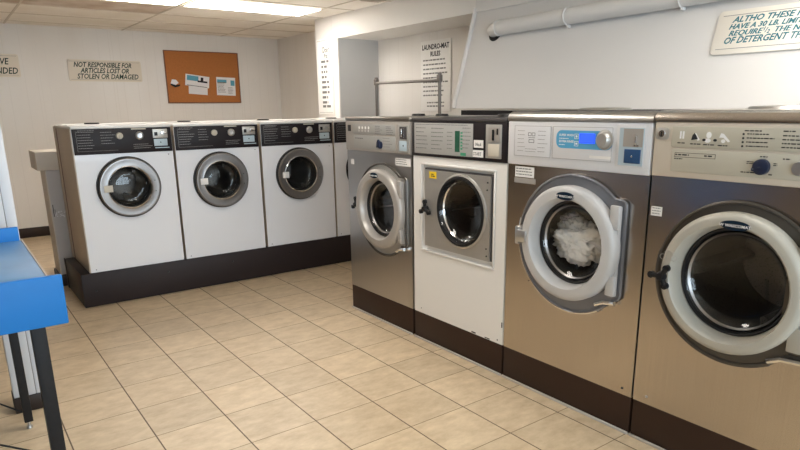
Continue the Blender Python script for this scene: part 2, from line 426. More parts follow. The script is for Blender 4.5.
# added dark bar that blackens the gap under the board's lower edge
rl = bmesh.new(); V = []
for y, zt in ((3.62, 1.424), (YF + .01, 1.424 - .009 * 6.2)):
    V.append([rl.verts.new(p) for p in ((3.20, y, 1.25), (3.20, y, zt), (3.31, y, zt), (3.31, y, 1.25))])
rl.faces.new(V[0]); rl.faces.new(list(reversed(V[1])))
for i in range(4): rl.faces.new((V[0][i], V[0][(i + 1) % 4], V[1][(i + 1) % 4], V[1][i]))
struct(MB()._merge(rl, 0, False).build('dark_gap_filler', 'rubber'))

# ------------------------------------------------------------------ ceiling lights and vent
def light_fixture(x0, x1, y0, y1, label, group='fluorescent troffers in the ceiling'):
    t = thing('ceiling_light', ((x0 + x1) / 2, (y0 + y1) / 2, H), (0, 0, 0), label, 'ceiling light', group)
    a, b = (x1 - x0) / 2, (y1 - y0) / 2
    fr = MB()
    fr.box(-a, a, -b, -b + .02, -.012, -.0046).box(-a, a, b - .02, b, -.012, -.0046).box(-a, -a + .02, -b + .02, b - .02, -.012, -.0046).box(a - .02, a, -b + .02, b - .02, -.012, -.0046)
    fr.build('frame', 'lampframe', t)
    MB().box(-a + .02, a - .02, -b + .02, b - .02, -.010, -.0046).build('diffuser', 'lamp', t)
light_fixture(2.02, 3.25, 5.74, 6.25, 'glowing rectangular ceiling light nearest the white pillar and bulkhead')
light_fixture(.76, 1.98, 5.74, 6.25, 'glowing ceiling light cut off by the top edge, left of the other one')
light_fixture(.76, 1.98, 2.55, 3.06, 'unseen ceiling light panel added over the middle of the tiled aisle')  # out-of-view fixture, added to light the room
light_fixture(2.02, 3.23, .62, 1.13, 'unseen ceiling light panel added above the nearest stainless washer')  # out-of-view fixture, added to brighten the near end of the leaning board
v = thing('ceiling_vent', (3.36, 5.02, H), (0, 0, 0), 'small dark ceiling vent next to the bulkhead at the top edge', 'vent')
MB().box(-.10, .10, -.07, .07, -.006, -.0046).build('backing', 'shadowgap', v)
vm = MB()
for k in range(5): vm.box(-.10, .10, -.062 + k * .028, -.052 + k * .028, -.012, -.0062)
vm.build('louvre', 'grid', v)

# ------------------------------------------------------------------ generic bits for machines
def drum(parent, cx, cz, r, y0=.03, y1=.5):
    d = MB().lathe([(r + .025, y0), (r + .025, y0 + .02), (r, y0 + .03), (r, y1), (r - .02, y1 + .015), (0, y1 + .02)], cx, cz)
    for k in range(3):
        a = PI / 2 + 2 * PI * k / 3
        mt = Matrix.Translation((cx, 0, cz)) @ Matrix.Rotation(a, 4, 'Y')
        d.prism([(-.03, -r + .001), (.03, -r + .001), (.008, -r + .055), (-.008, -r + .055)], y0 + .05, y1 - .01, mtx=mt)
    return d.build('drum', 'drum', parent)
def shell(parent, w, d, z0, z1, cx, cz, r, mats, hole_y=0.0):
    b = MB()
    b.holed(.001, w - .001, z0, z1, cx, cz, r, 0, 0)
    b.box(.001, .004, .0005, d, z0, z1, mi=1).box(w - .004, w - .001, .0005, d, z0, z1, mi=1)
    b.box(.004, w - .004, d - .004, d, z0, z1, mi=1).box(.004, w - .004, .0005, d - .004, z0, z0 + .003, mi=1)
    b.lathe([(r, 0), (r, .032)], cx, cz, mi=1)
    return b.build('body', mats, parent, sharp=False)

# ------------------------------------------------------------------ left row: four small white washers
LW, LD = .698, .75
def left_washer(x, label, cream_side=False, tagmat='label'):
    t = thing('washing_machine', (x, 5.05, .264), (0, 0, 0), label, 'washing machine', 'white washers along the back row')
    z = lambda v: v - .264
    cx, cz = .345, z(.889)
    shell(t, LW, LD, 0, z(1.325), cx, cz, .165, ['enamel', 'sidecream'])
    # top with raised front lip
    MB().box(.0, LW, -.008, LD, z(1.326), z(1.346), .004).box(.02, LW - .02, .25, LD - .04, z(1.346), z(1.352)).build('top_panel', 'enamelw', t)
    MB().lathe([(.055, 0), (.052, -.010), (.0, -.012)], 0, 0, n=24, mtx=Matrix.Translation((.22, .42, z(1.352))) @ Matrix.Rotation(-PI / 2, 4, 'X')).build('filler_cap', 'black', t)
    # control panel
    cp = MB().box(.004, LW - .004, -.010, -.0003, z(1.142), z(1.324), .003).build('control_panel', 'blackpanel', t)
    tx = MB()
    tx.rows(.035, .16, z(1.304), 7, .019, .0035, -.0104).rows(.19, .29, z(1.30), 5, .02, .0035, -.0104).rows(.41, .55, z(1.205), 3, .014, .0035, -.0104)
    tx.box(.03, .30, -.0108, -.0104, z(1.166), z(1.1675)).box(.028, .0295, -.0108, -.0104, z(1.166), z(1.312)).rows(.04, .15, z(1.315), 1, .02, .004, -.0104, 0)
    tx.build_split('printed_text', 'inkl', cp)
    lb = MB().box(.405, .51, -.0112, -.0104, z(1.312), z(1.322)).build('name_strip', 'tagm', cp)
    k1 = MB().lathe([(.024, -.010), (.024, -.022), (.019, -.028), (0, -.028)], .318, z(1.270), n=28).box(.315, .321, -.034, -.028, z(1.250), z(1.290), .001)
    k1.build('selector_knob', 'tagm', cp)
    k2 = MB().lathe([(.030, -.010), (.029, -.020), (.02, -.026), (.018, -.020), (0, -.019)], .460, z(1.268), n=28)
    k2.build('indicator_dial', 'dial', cp)
    cs = MB().box(.556, .665, -.020, -.010, z(1.245), z(1.312), .002).build('coin_slot', 'platest', t)
    MB().box(.566, .590, -.0215, -.020, z(1.262), z(1.290), mi=0).build('coin_window', 'black', cs)
    MB().lathe([(.016, -.020), (.014, -.034), (0, -.036)], .628, z(1.282), n=20).box(.618, .660, -.030, -.020, z(1.276), z(1.288), .002).build('coin_knob', 'chrome', cs)
    pl = MB().box(.560, .660, -.014, -.010, z(1.185), z(1.238), .002).box(.566, .672, -.012, -.010, z(1.168), z(1.175)).build('coin_plate', 'coinlight', t)
    MB().lathe([(.005, -.014), (.004, -.016), (0, -.016)], .610, z(1.212), n=12).build('lock', 'black', pl)
    # door
    d = thing('door', (0, 0, 0)); d.parent = t
    for k in ('label', 'category'): del d[k]
    MB().lathe([(.224, -.0006), (.230, -.006), (.228, -.030), (.220, -.033)], cx, cz).build('door_gasket', 'rubber', d)
    MB().lathe([(.2195, -.030), (.221, -.040), (.212, -.049), (.200, -.050), (.166, -.043), (.158, -.046), (.152, -.042), (.150, -.030), (.150, .012)], cx, cz).build('door_ring', 'ringsteel', d)
    MB().lathe([(.160, -.0445), (.1555, -.0475), (.151, -.043)], cx, cz).build('glass_trim', 'chrome', d)
    MB().lathe([(.149, -.022), (.142, .0), (.120, .022), (.100, .030), (.085, .026), (0, .024)], cx, cz).build('glass', 'glass', d)
    MB().lathe([(.1495, .000), (.135, .018), (.132, .026), (.1495, .030)], cx, cz).build('inner_gasket', 'rubber', d)
    MB().box(cx - .185, cx - .125, -.054, -.0475, cz - .025, cz + .025, .001).build('door_tag', tagmat, d)
    MB().lathe([(.004, -.050), (.003, -.054), (0, -.054)], cx + .18, cz + .04, n=12).lathe([(.004, -.050), (.003, -.054), (0, -.054)], cx + .18, cz - .04, n=12).build_split('hinge_screw', 'black', d)
    drum(t, cx, cz, .17)
    MB().lathe([(.004, -.0003), (.003, -.002), (0, -.002)], .662, z(1.118), n=10).lathe([(.004, -.0003), (.003, -.002), (0, -.002)], .04, .02, n=10).build_split('front_screw', 'black', t)
    if cream_side:
        # cream side with a separate rear access panel and a dark joint
        MB().box(-.006, .0005, .004, .60, .0, z(1.322), .001).box(-.009, .0005, .665, LD, .0, z(1.335), .001).build('side_panel', 'sidecream', t)
        MB().box(-.003, .0008, .602, .664, .0, z(1.32)).build('side_joint', 'corkframe', t)
    return t
lefts = [(.762, 'white front-load washer at the left end of the back row, beside the ledge column', True, 'tagm'),
         (1.478, 'white front-load washer second from the left end of the back row', False, 'label'),
         (2.198, 'white front-load washer third from the left, right below the corner wall', False, 'label'),
         (2.912, 'white front-load washer mostly hidden behind the first stainless steel machine', False, 'label')]
for a in lefts: left_washer(*a)
# continuous plinth
pb = thing('washer_plinth', (.69, 5.04, 0), (0, 0, 0), 'long near-black steel plinth carrying the four white back-row washers', 'plinth')
MB().box(0, 2.95, 0, .70, .004, .262, .003).build('base', 'plinthb', pb)
sm = MB()
for k in range(6):
    x = .09 + k * .54; sm.lathe([(.009, -.0002), (.007, -.004), (0, -.004)], x, .155 + (.03 if k else -.03), n=12)
sm.build_split('bolt', 'black', pb)
MB().prism([(0, 0), (.07, 0), (.045, .16), (.06, .25), (0, .25)], 0, .006, mtx=Matrix.Translation((-.004, .70, .004)) @ Matrix.Rotation(-PI / 2, 4, 'Z') @ Matrix.Scale(-1, 4, (1, 0, 0))).build('torn_flap', 'plinthb', pb)

# half-height partition with ledge behind the left end of the row
hp = thing('ledge_partition', (.62, 5.86, 0), (0, 0, 0), 'beige half-height partition with thick ledge cap behind the leftmost white washer', 'partition')
MB().box(.035, 2.9, .0, .30, .10, .985, .003).build('column', 'column', hp)
MB().box(.0345, .043, -.001, .301, .10, .984).build('end_panel', 'ledge', hp)
MB().box(-.02, 2.93, -.028, .38, .985, 1.135, .006).build('ledge_cap', 'ledge', hp)
MB().box(.02, 2.9, -.010, .31, .0, .10, .002).build('skirting', 'basebd', hp)
sp_ = MB()
for k in range(26):
    x = .06 + random.random() * .11; zz = .59 + random.random() * .05; r = random.uniform(.003, .008)
    sp_.box(x, x + r * 1.6, -.0008, .0, zz, zz + r)
sp_.build('scuffed_patch', 'paperw', hp)
MB().box(.05, .056, -.0008, 0, .60, .70).box(.062, .066, -.0008, 0, .62, .66).build('scratch', 'ink', hp)

# ------------------------------------------------------------------ right row
def right_thing(y_left, z0, label):
    return thing('washing_machine', (2.30, y_left, z0), RR, label, 'washing machine', 'large washers along the right-hand row')
def plinth(y_left, w, label, h=.178):
    t = thing('machine_base', (2.30, y_left, 0), RR, label, 'plinth', 'brown bases under the right-hand machines')
    MB().box(.002, w - .002, .0, .74, .003, h, .004).build('base', 'plinth', t)
    MB().box(.0, w, -.012, -.001, .0, .012, .003).build('floor_bead', 'edge', t)
    return t

def lobed_knob(name, parent, x, z, y, matn='black', s=1.0, turn=0):
    k = MB().lathe([(.016 * s, y), (.018 * s, y - .012), (.012 * s, y - .026 * s), (0, y - .028 * s)], x, z, n=20)
    for i in range(3):
        a = turn + 2 * PI * i / 3
        dx, dz = math.cos(a) * .036 * s, math.sin(a) * .036 * s
        k.tube([(x, y - .014, z), (x + dx * .6, y - .016, z + dz * .6), (x + dx, y - .018, z + dz)], .0095 * s, n=10)
        k.lathe([(.012 * s, y - .008), (.012 * s, y - .024), (0, y - .026)], x + dx, z + dz, n=12)
    return k.build(name, matn, parent)
def oval(a, b, cx, cz, n=40): return [(cx + a * math.cos(2 * PI * k / n), cz + b * math.sin(2 * PI * k / n)) for k in range(n)]
def outline(cx, cz, R, xr, zt, zb):
    """circle with a squared-off hinge side on the right"""
    P = []
    a1 = math.asin(zt / R); a2 = 2 * PI - math.asin(-zb / R)
    n = 48
    for k in range(n + 1):
        a = a1 + (a2 - a1) * k / n; P.append((cx + R * math.cos(a), cz + R * math.sin(a)))
    for k in range(5): a = -PI / 2 + PI / 2 * k / 4; P.append((cx + xr - .025 + .025 * math.cos(a), cz + zb + .025 + .025 * math.sin(a)))
    for k in range(5): a = PI / 2 * k / 4; P.append((cx + xr - .025 + .025 * math.cos(a), cz + zt - .025 + .025 * math.sin(a)))
    # lower hinge side first, going up: circle ends at bottom, so order is already consistent
    return P

def big_door(t, cx, cz, R, ring, sur, wr=.178, emb=(.0, .222, .052, .0175), xr=.282, chrome_full=False, K=1.15, G=.040):
    d = thing('door', (0, 0, 0)); d.parent = t
    for k in ('label', 'category'): del d[k]
    Rs = R + G; P = outline(cx, cz - .008, Rs, xr, .232, -.212)
    sb = bmesh.new(); IN = wr + .006; n_ = len(P); V = []
    for x, z in P:
        a = math.atan2(z - cz, x - cx); ix, iz = cx + IN * math.cos(a), cz + IN * math.sin(a)
        V.append([sb.verts.new(p) for p in ((x, -.0008, z), (x, -.010, z), (x + (ix - x) * .03, -.014, z + (iz - z) * .03), (ix, -.014, iz), (ix, -.0008, iz))])
    for i in range(n_):
        for k in range(4): sb.faces.new((V[i][k], V[(i + 1) % n_][k], V[(i + 1) % n_][k + 1], V[i][k + 1]))
    MB()._merge(sb, 0, False).build('door_surround', sur, d)
    MB().tube([(x, -.014, z) for x, z in P], .0065, n=8, closed=True).build('surround_rim', 'surroundd' if not chrome_full else sur, d)
    # bright lip along the lower left
    lip = [(cx + (Rs + .006) * math.cos(a), -.012, cz + (Rs + .006) * math.sin(a)) for a in [math.radians(q) for q in range(165, 302, 4)]]
    lip = [(x, y, z - .008) for x, y, z in lip]
    x2, z2 = P[48]
    lip2 = [(cx + .155, -.016, cz - .262), (cx + .20, -.018, cz - .240), (cx + xr - .02, -.018, cz - .234)]
    MB().tube(lip, .009 if chrome_full else .006, n=8).build('lower_lip', 'chrome' if chrome_full else 'surroundd', d)
    MB().tube(lip2, .012, n=8).build('drip_lip', 'chrome', d)
    w = wr
    pr = [(R - .004, -.0145), (R, -.024), (R, -.050 * K), (R - .008, -.062 * K), (R - .022, -.067 * K), (w + .016, -.067 * K), (w + .009, -.060 * K), (w + .002, -.030), (w - .002, -.0)]
    MB().lathe(pr, cx, cz, n=72).build('door_ring', ring, d)
    h = MB()
    h.box(cx + R - .048, cx + xr - .014, -.034, -.0145, cz - .20, cz + .20, .006)
    h.box(cx + R - .046, cx + xr - .008, -.054, -.034, cz + .10, cz + .205, .006).box(cx + R - .046, cx + xr - .008, -.054, -.034, cz - .195, cz - .105, .006)
    h.build('hinge_cover', ring, d)
    MB().lathe([(w - .001, -.012), (w - .005, -.017), (w - .010, -.014), (w - .014, -.002), (w - .018, .02)], cx, cz, n=64).build('inner_gasket', 'rubber', d)
    MB().lathe([(w - .0150, -.006), (w - .026, .010), (w - .045, .026), (w - .070, .034), (0, .036)], cx, cz, n=64).build('glass', 'glass', d)
    MB().lathe([(w - .020, .000), (w - .027, .008), (w - .029, .006), (w - .022, -.002)], cx, cz, n=64).build('glass_rim', 'ringsteel', d)
    ex, ez, ea, eb = emb
    e = MB().prism(oval(ea, eb, cx + ex, cz + ez), -.067 * K - .004, -.067 * K + .0005, bev=.001).build('emblem', 'emblem', d)
    MB().text('W WASCOMAT', cx + ex, cz + ez - eb * .32, ea * .27, -.067 * K - .0043, .15, 'CENTER', 1.1, .0002).build('emblem_lettering', 'inkw', e)
    return d

# ---- stainless washer 1 (far end)
YL = 3.805; u = lambda Y: YL - Y
t5 = right_thing(YL, .18, 'narrow stainless washer with taupe door ring at the far end of the right row')
z = lambda v: v - .18
W5 = .752; cx5, cz5 = .446, z(.802)
shell(t5, W5, .73, 0, z(1.168), cx5, cz5, .19, ['steelg', 'steelg'])
MB().box(.001, W5 - .001, -.010, .73, z(1.169), z(1.366), .006).build('console', 'paneltaupe', t5)
c5 = MB().box(.0, W5, -.012, .74, z(1.367), z(1.392), .006).build('top_panel', 'steelg', t5)
MB().lathe([(.05, 0), (.045, -.014), (0, -.016)], n=24, mtx=Matrix.Translation((.28, .42, z(1.392))) @ Matrix.Rotation(-PI / 2, 4, 'X')).lathe([(.045, 0), (.04, -.014), (0, -.016)], n=24, mtx=Matrix.Translation((.56, .40, z(1.392))) @ Matrix.Rotation(-PI / 2, 4, 'X')).build_split('vent_cap', 'black', t5)
ov = MB().box(.10, .60, -.0125, -.0102, z(1.282), z(1.345), .001).box(.11, .60, -.0125, -.0102, z(1.186), z(1.272), .001).build('console_overlay', 'panelgrey', t5)
tx = MB().rows(.375, .46, z(1.336), 5, .0115, .004, -.0126).rows(.50, .58, z(1.334), 5, .0115, .004, -.0126).rows(.13, .24, z(1.255), 1, .01, .006, -.0126).rows(.46, .58, z(1.262), 4, .018, .003, -.0126)
tx.build_split('printed_text', 'inkg', ov)
pic = MB()
for k in range(4): pic.prism(oval(.010, .010, .185 + k * .038, z(1.322), 8), -.0130, -.0126).box(.178 + k * .038, .184 + k * .038, -.0130, -.0126, z(1.295), z(1.308))
pic.build_split('wash_icon', 'inkw', ov)
MB().box(.035, .075, -.013, -.0102, z(1.296), z(1.338), .002).build('rocker_switch', 'shadowgap', t5)
MB().lathe([(.024, -.0125), (.022, -.024), (0, -.025)], .436, z(1.216), n=20).prism([(.415, z(1.20)), (.457, z(1.20)), (.45, z(1.235)), (.436, z(1.252)), (.422, z(1.235))], -.036, -.024, bev=.002).build('selector_knob', 'navy', t5)
cb = MB().box(.634, .740, -.016, -.0102, z(1.175), z(1.348), .002).build('coin_box', 'platest', t5)
MB().box(.655, .725, -.018, -.016, z(1.262), z(1.335)).build('coin_window', 'shadowgap', cb)
MB().box(.68, .69, -.030, -.018, z(1.275), z(1.325), .002).box(.70, .705, -.024, -.018, z(1.27), z(1.33)).build('coin_slide', 'chrome', cb)
MB().box(.650, .728, -.019, -.016, z(1.190), z(1.250), .001).build('coin_plate', 'coinlight', cb)
MB().lathe([(.006, -.019), (0, -.022)], .692, z(1.222), n=10).build('lock', 'black', cb)
MB().box(u(3.221), u(3.063), -.0022, -.0002, z(1.095), z(1.142)).build('notice_label', 'label', t5)
MB().rows(u(3.215), u(3.07), z(1.136), 3, .013, .004, -.0022).build_split('label_print', 'inkg', t5)
MB().box(.045, .085, -.002, -.0002, z(1.07), z(1.105)).build('number_label', 'label', t5)
big_door(t5, cx5, cz5, .262, 'ringtaupe', 'platest', .188, (-.015, .222, .045, .018), .262, K=1.0)
lobed_knob('latch_knob', t5, cx5 - .285, cz5 + .0, -.03, 'black', 1.15, PI / 2)
MB().box(cx5 - .30, cx5 - .24, -.030, -.014, cz5 - .016, cz5 + .016, .004).build('latch_arm', 'surroundd', t5)
drum(t5, cx5, cz5, .20)
plinth(3.805, .752, 'brown plinth at the far end, under the taupe-ringed stainless washer')

# ---- white washer with square door plate
YL = 3.035
t6 = right_thing(YL, .18, 'white enamel washer with square grey door plate between stainless machines')
W6 = .793; cx6, cz6 = u(2.585), z(.878)
b = MB(); x0, x1, z0, z1 = u(2.945), u(2.330), z(.603), z(1.118)
b.box(.001, x0, 0, .012, 0, z(1.168)).box(x1, W6 - .001, 0, .012, 0, z(1.168)).box(x0, x1, 0, .012, 0, z0).box(x0, x1, 0, .012, z1, z(1.168))
b.box(.001, .004, .012, .73, 0, z(1.168)).box(W6 - .004, W6 - .001, .012, .73, 0, z(1.168)).box(.004, W6 - .004, .726, .73, 0, z(1.168)).box(.004, W6 - .004, .012, .726, 0, .003)
b.holed(x0, x1, z0, z1, cx6, cz6, .192, .0118)
b.lathe([(.192, .0118), (.192, .036)], cx6, cz6)
b.build('body', 'enamelw', t6, sharp=False)
q = .032
def frame_bevel(x0, x1, z0, z1, q, y0, y1):
    b = bmesh.new()
    o = [b.verts.new(p) for p in ((x0, y0, z0), (x1, y0, z0), (x1, y0, z1), (x0, y0, z1))]
    i = [b.verts.new(p) for p in ((x0 + q, y1, z0 + q), (x1 - q, y1, z0 + q), (x1 - q, y1, z1 - q), (x0 + q, y1, z1 - q))]
    for k in range(4): b.faces.new((o[k], o[(k + 1) % 4], i[(k + 1) % 4], i[k]))
    mb = MB(); mb._merge(b, 0, False); return mb
fb = MB()
fb.box(x0 - .012, x1 + .012, -.010, -.0003, z0 - .012, z0, .004).box(x0 - .012, x1 + .012, -.010, -.0003, z1, z1 + .012, .004).box(x0 - .012, x0, -.010, -.0003, z0, z1, .004).box(x1, x1 + .012, -.010, -.0003, z0, z1, .004)
fb.build('pressed_frame', 'enamelw', t6)
d6 = thing('door', (0, 0, 0)); d6.parent = t6
for k in ('label', 'category'): del d6[k]
px0, px1, pz0, pz1 = u(2.912), u(2.352), z(.632), z(1.092)
pm = MB().holed(px0, px1, pz0, pz1, cx6, cz6, .196, -.010)
pm.box(px0, px0 + .003, -.0099, .008, pz0, pz1).box(px1 - .003, px1, -.0099, .008, pz0, pz1).box(px0 + .003, px1 - .003, -.0099, .008, pz0, pz0 + .003).box(px0 + .003, px1 - .003, -.0099, .008, pz1 - .003, pz1)
pm.build('door_plate', 'platest', d6)
MB().box(px0 - .008, px1 + .010, -.0002, .0115, pz1 - .002, pz1 + .010).box(px1 - .002, px1 + .010, -.0002, .0115, pz0, pz1).build('plate_gap', 'shadowgap', d6)
MB().lathe([(.212, -.0102), (.210, -.018), (.200, -.022), (.196, -.010)], cx6, cz6, n=64).build('door_ring', 'platest', d6)
MB().lathe([(.1965, -.012), (.194, -.026), (.184, -.028), (.178, -.006), (.174, .02)], cx6, cz6, n=64).build('door_gasket', 'rubber', d6)
MB().lathe([(.178, -.020), (.168, .006), (.15, .028), (.12, .040), (0, .042)], cx6, cz6, n=64).build('glass', 'glass', d6)
MB().lathe([(.172, .002), (.166, .01), (.164, .008), (.169, -.0)], cx6, cz6, n=64).build('glass_rim', 'chrome', d6)
MB().box(u(2.865), u(2.80), -.012, -.0102, z(1.045), z(1.084)).build('warning_sticker', 'yellow', d6)
MB().rows(u(2.85), u(2.812), z(1.072), 2, .011, .006, -.012).build('sticker_print', 'ink', d6)
sc6 = MB()
for X, Z in ((u(2.375), z(1.02)), (u(2.375), z(.70)), (u(2.372), z(1.06)), (u(2.372), z(.66))): sc6.lathe([(.005, -.0102), (.004, -.013), (0, -.013)], X, Z, n=10)
sc6.build_split('hinge_screw', 'black', d6)
lobed_knob('latch_knob', t6, u(2.885), z(.862), -.016, 'black', 1.15, PI / 2)
drum(t6, cx6, cz6, .20, .036)
MB().box(.001, W6 - .001, -.010, .73, z(1.169), z(1.372), .005).build('console', 'blackpanel', t6)
MB().box(.0, W6, -.013, .74, z(1.373), z(1.390), .004).build('top_panel', 'shadowgap', t6)
MB().lathe([(.10, 0), (.09, -.016), (0, -.018)], n=28, mtx=Matrix.Translation((.42, .42, z(1.390))) @ Matrix.Rotation(-PI / 2, 4, 'X')).build_split('vent_cap', 'black', t6)
ov = MB().box(.028, u(2.492), -.0125, -.0102, z(1.186), z(1.362), .001).build('console_overlay', 'panelgrey', t6)
MB().rows(.045, .16, z(1.335), 6, .023, .0045, -.0126).rows(.19, .30, z(1.335), 6, .023, .0045, -.0126).rows(.33, .38, z(1.315), 5, .022, .004, -.0126).rows(.46, .53, z(1.34), 6, .021, .004, -.0126).rows(.045, .5, z(1.355), 1, .02, .004, -.0126, 0).build_split('printed_text', 'inkg', ov)
MB().box(u(2.637), u(2.597), -.0130, -.0126, z(1.208), z(1.322)).build('display_strip', 'green', ov)
gl = MB().box(u(2.590), u(2.545), -.0130, -.0126, z(1.190), z(1.206))
for k in range(6): gl.box(u(2.590), u(2.574), -.0130, -.0126, z(1.222 + k * .017), z(1.232 + k * .017))
gl.build_split('green_mark', 'greenl', ov)
for (a, bb, c, dd, s) in ((2.485, 2.412, 1.238, 1.278, 'No.6'), (2.500, 2.411, 1.188, 1.226, 'START')):
    l = MB().box(u(a), u(bb), -.0115, -.0102, z(c), z(dd)).build('paper_label', 'label', t6)
    MB().text(s, u((a + bb) / 2), z(c) + .010, .024, -.0116, 0, 'CENTER', .9, .0004).build_split('label_print', 'inkg', l)
cb = MB().box(u(2.392), u(2.276), -.014, -.0102, z(1.188), z(1.360), .002).build('coin_box', 'platest', t6)
MB().box(.665, .745, -.016, -.014, z(1.275), z(1.345)).build('coin_window', 'paneltaupe', cb)
MB().box(.70, .708, -.026, -.016, z(1.28), z(1.335), .002).box(.73, .736, -.022, -.016, z(1.31), z(1.34)).build('coin_slide', 'black', cb)
MB().box(.665, .745, -.017, -.014, z(1.200), z(1.262), .001).build('coin_plate', 'tagm', cb)
MB().lathe([(.004, -.0003), (0, -.003)], .07, .03, n=8).lathe([(.005, -.0003), (0, -.003)], W6 - .04, .02, n=8).box(W6 - .25, W6 - .215, -.0008, -.0002, .004, .012).box(W6 - .14, W6 - .10, -.0008, -.0002, .003, .009).box(W6 - .012, W6 - .004, -.0008, -.0002, .10, .13).build_split('chipped_paint', 'ink', t6)
plinth(3.035, .793, 'brown plinth under the white enamel washer with square door plate', .180)

# ---- stainless washer with blue display and laundry
YL = 2.234
t7 = right_thing(YL, .18, 'stainless washer with white door ring and blue display, laundry inside')
W7 = .797; cx7, cz7 = u(1.803), z(.832)
shell(t7, W7, .75, 0, z(1.168), cx7, cz7, .20, ['steel', 'steelg'])
MB().box(.002, W7 - .002, -.012, .75, z(1.169), z(1.380), .006).build('console', 'panelwhite', t7)
tp = bmesh.new()
def top_band(W, zt0, zt1, D=.76):
    m = MB(); P = [(0, 0), (.0, .018), (.010, .034), (.035, zt1 - zt0), (D, zt1 - zt0), (D, 0)]
    b = bmesh.new(); a = [b.verts.new((0, y - .014, zt0 + zz)) for y, zz in P]; c = [b.verts.new((W, y - .014, zt0 + zz)) for y, zz in P]
    b.faces.new(a); b.faces.new(list(reversed(c)))
    for i in range(len(P)): b.faces.new((a[i], a[(i + 1) % 6], c[(i + 1) % 6], c[i]))
    return m._merge(b, 0, False)
tp.free()
top_band(W7, z(1.3805), z(1.424)).build('top_band', 'steelg', t7)
MB().box(.003, W7 - .003, .035, .74, z(1.4242), z(1.4265), .001).build('top_panel', 'shadowgap', t7)
MB().lathe([(.13, 0), (.12, -.010), (.06, -.014), (0, -.014)], n=32, mtx=Matrix.Translation((.30, .35, z(1.4266))) @ Matrix.Rotation(-PI / 2, 4, 'X')).build('dispenser_lid', 'steelg', t7)
ol = MB().box(u(2.185), u(1.955), -.0145, -.0122, z(1.214), z(1.357), .001).box(u(1.943), u(1.620), -.0145, -.0122, z(1.214), z(1.357), .001).build('console_overlay', 'panelwhite', t7)
ed = MB()
for a, c in ((2.185, 1.955), (1.943, 1.620)):
    ed.box(u(a), u(c), -.0150, -.0146, z(1.213), z(1.2145)).box(u(a), u(c), -.0150, -.0146, z(1.356), z(1.3575)).box(u(a), u(a) + .0015, -.0150, -.0146, z(1.214), z(1.357)).box(u(c) - .0015, u(c), -.0150, -.0146, z(1.214), z(1.357))
ed.build('overlay_edge', 'inkl', ol)
MB().rows(.07, .12, z(1.335), 6, .019, .0025, -.0146).rows(.20, .26, z(1.335), 6, .019, .0025, -.0146).rows(.12, .20, z(1.25), 2, .012, .0025, -.0146).build_split('printed_text', 'inkl', ol)
sy = MB()
for (X, Z, w_, h_) in ((.148, 1.318, .020, .016), (.172, 1.318, .020, .016), (.160, 1.286, .034, .016)):
    sy.box(X - w_ / 2, X + w_ / 2, -.0150, -.0146, z(Z) + h_ / 2 - .002, z(Z) + h_ / 2).box(X - w_ / 2, X + w_ / 2, -.0150, -.0146, z(Z) - h_ / 2, z(Z) - h_ / 2 + .002).box(X - w_ / 2, X - w_ / 2 + .002, -.0150, -.0146, z(Z) - h_ / 2, z(Z) + h_ / 2).box(X + w_ / 2 - .002, X + w_ / 2, -.0150, -.0146, z(Z) - h_ / 2, z(Z) + h_ / 2)
sy.box(.140, .182, -.0150, -.0146, z(1.301), z(1.303))
sy.build_split('wash_icon', 'ink', ol)
bo = MB().prism(rrect(u(1.922), u(1.618), z(1.262), z(1.342), .03), -.0152, -.0146).build('blue_overlay', 'skyblue', t7)
MB().text('SUPER WASH', u(1.905), z(1.316), .014, -.0153, 0, 'LEFT', 1, .0002).rows(u(1.905), u(1.845), z(1.307), 1, .01, .003, -.0153).text('EXTRA RINSE', u(1.905), z(1.288), .014, -.0153, 0, 'LEFT', 1, .0002).rows(u(1.905), u(1.855), z(1.279), 1, .01, .003, -.0153).build_split('white_lettering', 'inkw', bo)
bt = MB()
for Z in (1.316, 1.284):
    for k in range(2): bt.box(u(1.818) + 0, u(1.818) + .022, -.0160, -.0153, z(Z) - .011 + k * .020, z(Z) - .009 + k * .020)
    for k in range(2): bt.box(u(1.818) + k * .020, u(1.818) + .002 + k * .020, -.0160, -.0153, z(Z) - .011, z(Z) + .011)
    bt.prism(oval(.005, .005, u(1.818) + .011, z(Z), 10), -.0160, -.0153)
bt.build_split('push_button', 'inkw', bo)
MB().box(u(1.790), u(1.708), -.0180, -.0153, z(1.287), z(1.330), .001).build('display', 'screen', t7)
kn = MB().lathe([(.043, -.0153), (.042, -.020), (.034, -.022), (.030, -.038), (.026, -.042), (0, -.041)], u(1.657), z(1.306), n=36)
kn.build('control_dial', 'platest', t7)
MB().box(u(1.733), u(1.622), -.0152, -.0146, z(1.224), z(1.236)).build('name_strip', 'label', t7)
cf = MB().box(u(1.600), u(1.462), -.0145, -.0122, z(1.196), z(1.372), .002).build('coin_frame', 'panelwhite', t7)
cb = MB().box(u(1.585), u(1.470), -.016, -.0146, z(1.205), z(1.358)).build('coin_box', 'coinlight', cf)
MB().box(u(1.565), u(1.474), -.018, -.016, z(1.282), z(1.355)).build('coin_window', 'paneltaupe', cb)
MB().box(u(1.505), u(1.499), -.028, -.018, z(1.290), z(1.330), .002).box(u(1.512), u(1.490), -.022, -.018, z(1.285), z(1.291)).build('coin_slide', 'chrome', cb)
MB().box(u(1.556), u(1.480), -.020, -.016, z(1.215), z(1.272), .002).build('coin_plate', 'coinblue', cb)
MB().lathe([(.004, -.020), (0, -.023)], u(1.52), z(1.243), n=10).build('lock', 'chrome', cb)
lb = MB().box(u(2.186), u(2.062), -.002, -.0002, z(1.108), z(1.160)).build('notice_label', 'label', t7)
MB().rows(u(2.18), u(2.07), z(1.152), 3, .014, .005, -.002, .1).build_split('label_print', 'inkg', lb)
MB().box(u(2.19), u(2.05), -.0012, -.0002, z(1.078), z(1.104)).build('torn_label', 'paneltaupe', t7)
